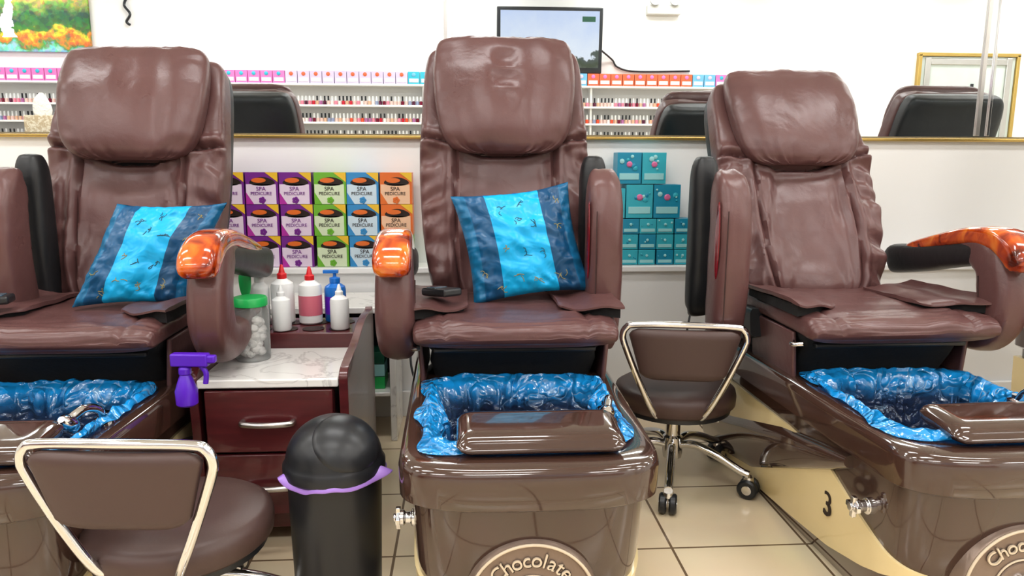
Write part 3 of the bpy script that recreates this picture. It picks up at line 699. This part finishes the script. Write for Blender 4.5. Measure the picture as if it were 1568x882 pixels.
while x<sx1-.08:
    mi=0 if x<-1.75 else(1 if x<-.55 else(2 if x<.2 else(4 if random.random()<.5 else 0)))
    if 1.2<x<2.3:mi=3
    if -.1<=x<1.2:mi=4
    q.box((x,-1.49,1.70+.06),(.112,.09,.118),mi);q.box((x,-1.444,1.70+.035),(.09,.004,.035),5)
    q.lathe((x,-1.443,1.79),[(.02,0),(.012,.003)],10,(mi+2)%5,Matrix.Rotation(math.radians(-90),3,'X'));x+=.118
q.build('product_cartons_row',bc,E,.001)
E=begin('television',(.85,-1.5,2.1))
RT=Matrix.Rotation(math.radians(-4),3,'X')
box('tv_bezel',(.85,-1.46,2.13),(1.04,.05,.62),BLK,E,.01,RT)
SKY=bpy.data.materials.new('screen_picture');SKY.use_nodes=True;nt=SKY.node_tree;N=nt.nodes;L=nt.links;b=N['Principled BSDF'];mth=mthf(N,L)
tc=N.new('ShaderNodeTexCoord');sp=N.new('ShaderNodeSeparateXYZ');L.new(tc.outputs['Object'],sp.inputs[0])
n=N.new('ShaderNodeTexNoise');n.inputs['Scale'].default_value=4.5;n.inputs['Detail'].default_value=7;n.inputs['Roughness'].default_value=.6;L.new(tc.outputs['Object'],n.inputs[0])
hgt=mth('ADD',mth('MULTIPLY_ADD',n.outputs['Fac'],.42,sp.outputs['Z']),.09)
r=N.new('ShaderNodeValToRGB');e=r.color_ramp.elements;e[0].position=.0;e[0].color=lin(120,124,118);e[1].position=.6;e[1].color=lin(196,210,240)
for p,c in ((.13,lin(60,72,50)),(.20,lin(78,88,84)),(.215,lin(226,232,244))):
    k=e.new(p);k.color=c
L.new(hgt,r.inputs[0]);L.new(r.outputs[0],b.inputs['Emission Color']);b.inputs['Emission Strength'].default_value=1.05;b.inputs['Base Color'].default_value=(.01,.01,.01,1);b.inputs['Roughness'].default_value=.3
q=M();q.box(Vector((.85,-1.46,2.14))+RT@Vector((0,.026,0)),(.97,.004,.53),0,RT);q.build('tv_screen',SKY,E)
box('channel_logo',Vector((.85,-1.46,2.14))+RT@Vector((.38,.0295,.19)),(.13,.002,.05),M2('logo_green',30,80,60),E,.001,RT)
box('tv_mount',(.85,-1.56,2.1),(.3,.08,.3),BLK,E)
tube('tv_cable',[(1.37,-1.5,2.05),(1.5,-1.58,1.97),(1.56,-1.585,1.90),(1.75,-1.585,1.86),(2.3,-1.585,1.87)],.009,BLK)
E=begin('emergency_light',(2.0,-1.58,2.44));box('lamp_housing',(2.0,-1.56,2.45),(.34,.08,.09),M2('lamp_grey',205,205,200),E,.01)
for x in(1.9,2.1):
    q=M();q.lathe((x,-1.53,2.52),[(.02,-.03),(.05,.02),(.05,.04),(.02,.045)],20,0,Matrix.Rotation(math.radians(-70),3,'X'));q.build('lamp_head',STL,E)
E=begin('landscape_painting',(0,0,0))
q=M();q.box((-4.11,-1.58,2.32),(1.09,.03,.68));q.build('canvas',SCEN,E,.003)
E=begin('wall_hook_ornament',(-3.2,-1.585,2.35));tube('hook_wire',[(-3.2,-1.585,2.5),(-3.23,-1.575,2.42),(-3.18,-1.57,2.34),(-3.22,-1.575,2.27),(-3.19,-1.58,2.24)],.012,BLK,E)
E=begin('door_1',(5.2,-1.58,0))
for c,d in(((5.24,-1.575,2.06),(1.10,.05,.035)),((4.71,-1.575,1.03),(.035,.05,2.06)),((5.77,-1.575,1.03),(.035,.05,2.06))):box('door_frame',c,d,GLD,E)
box('door_glass',(5.24,-1.585,1.03),(1.02,.02,2.02),M2('pane_pale',214,224,220),E,0)
for x in(4.80,5.68):box('door_stile',(x,-1.572,1.03),(.06,.03,2.0),STL,E)
box('door_rail',(5.24,-1.572,1.99),(.82,.03,.06),STL,E)
for x in(5.30,5.52):box('door_notice',(x,-1.57,1.52),(.03,.012,.50),BLK,E,.002)
box('door_pull',(4.9,-1.54,1.1),(.03,.03,.4),CHR,E)
E=begin('manicure_counter',(-3.9,-.6,0));box('counter_body',(-3.9,-.6,.54),(1.2,.45,1.08),WOODR,E);box('counter_top',(-3.9,-.6,1.10),(1.26,.5,.035),BLK,E)
E=begin('tissue_box',(-3.55,-.6,1.118));TAN=ramp_mat('woven_tan',[(.4,lin(235,225,205)),(.55,lin(200,180,150))],30,.7)
box('box_body',(-3.55,-.6,1.225),(.24,.2,.21),TAN,E,.006)
sweep('tissue',[(-.6,1.32,.06,.02),(-.6,1.38,.08,.03),(-.59,1.46,.06,.02),(-.6,1.52,.015,.005)],-3.56,COT,E,20,20,2)
E=begin('potted_orchid',(-3.38,-.80,1.118))
q=M();q.lathe((-3.38,-.80,1.118),[(.04,0),(.05,.01),(.06,.1),(.055,.11)],24);q.build('orchid_pot',PWH,E)
tube('orchid_stem',[(-3.38,-.80,1.2),(-3.40,-.80,1.42),(-3.33,-.78,1.56)],.005,GRN,E)
q=M()
for i in range(22):
    a=random.random()*6.28;q.lathe((-3.34+.12*math.cos(a)*random.random(),-.78,1.53+.08*random.uniform(-1,1)),[(.001,-.004),(.032,0),(.001,.006)],7,0,Matrix.Rotation(random.uniform(60,120)/57.3,3,'X'))
q.build('orchid_petals',M2('petal_magenta',200,50,150),E)
for o in set(bpy.data.objects)-before:
    if o.parent is None:o.location.y-=.36
# ---------------------------------------------------------------- lights
for x in(-4.4,-2.3,-.2,1.9,4.0,6.1):
    for y in(-1.4,.1,1.65):
        E=begin('ceiling_light_panel',(x,y,ZC))
        box('light_frame',(x,y,ZC-.012),(1.3,.36,.02),TRM,E,.003)
        ld=bpy.data.lights.new('tube_light','AREA');ld.shape='RECTANGLE';ld.size=1.22;ld.size_y=.3;ld.energy=19.5;ld.color=(.995,.993,.99)
        lo=bpy.data.objects.new('tube_light',ld);bpy.context.scene.collection.objects.link(lo);lo.parent=E;lo.location=(0,0,-.025)
w=bpy.data.worlds.new('world');bpy.context.scene.world=w;w.use_nodes=True;w.node_tree.nodes['Background'].inputs[0].default_value=(.9,.93,1,1);w.node_tree.nodes['Background'].inputs[1].default_value=.3
# ---------------------------------------------------------------- camera
cd=bpy.data.cameras.new('camera');cd.lens=26;cd.sensor_width=36;co=bpy.data.objects.new('camera',cd);bpy.context.scene.collection.objects.link(co)
co.matrix_world=Matrix.Translation((0,0,.97))@Matrix.Rotation(math.radians(-3.7),4,'Z')@Matrix.Rotation(math.radians(80.2),4,'X')@Matrix.Rotation(math.radians(.18),4,'Z');cd.clip_start=.05
bpy.context.scene.camera=co
vs=bpy.context.scene.view_settings;vs.view_transform='Standard';vs.exposure=-.02;vs.gamma=.94
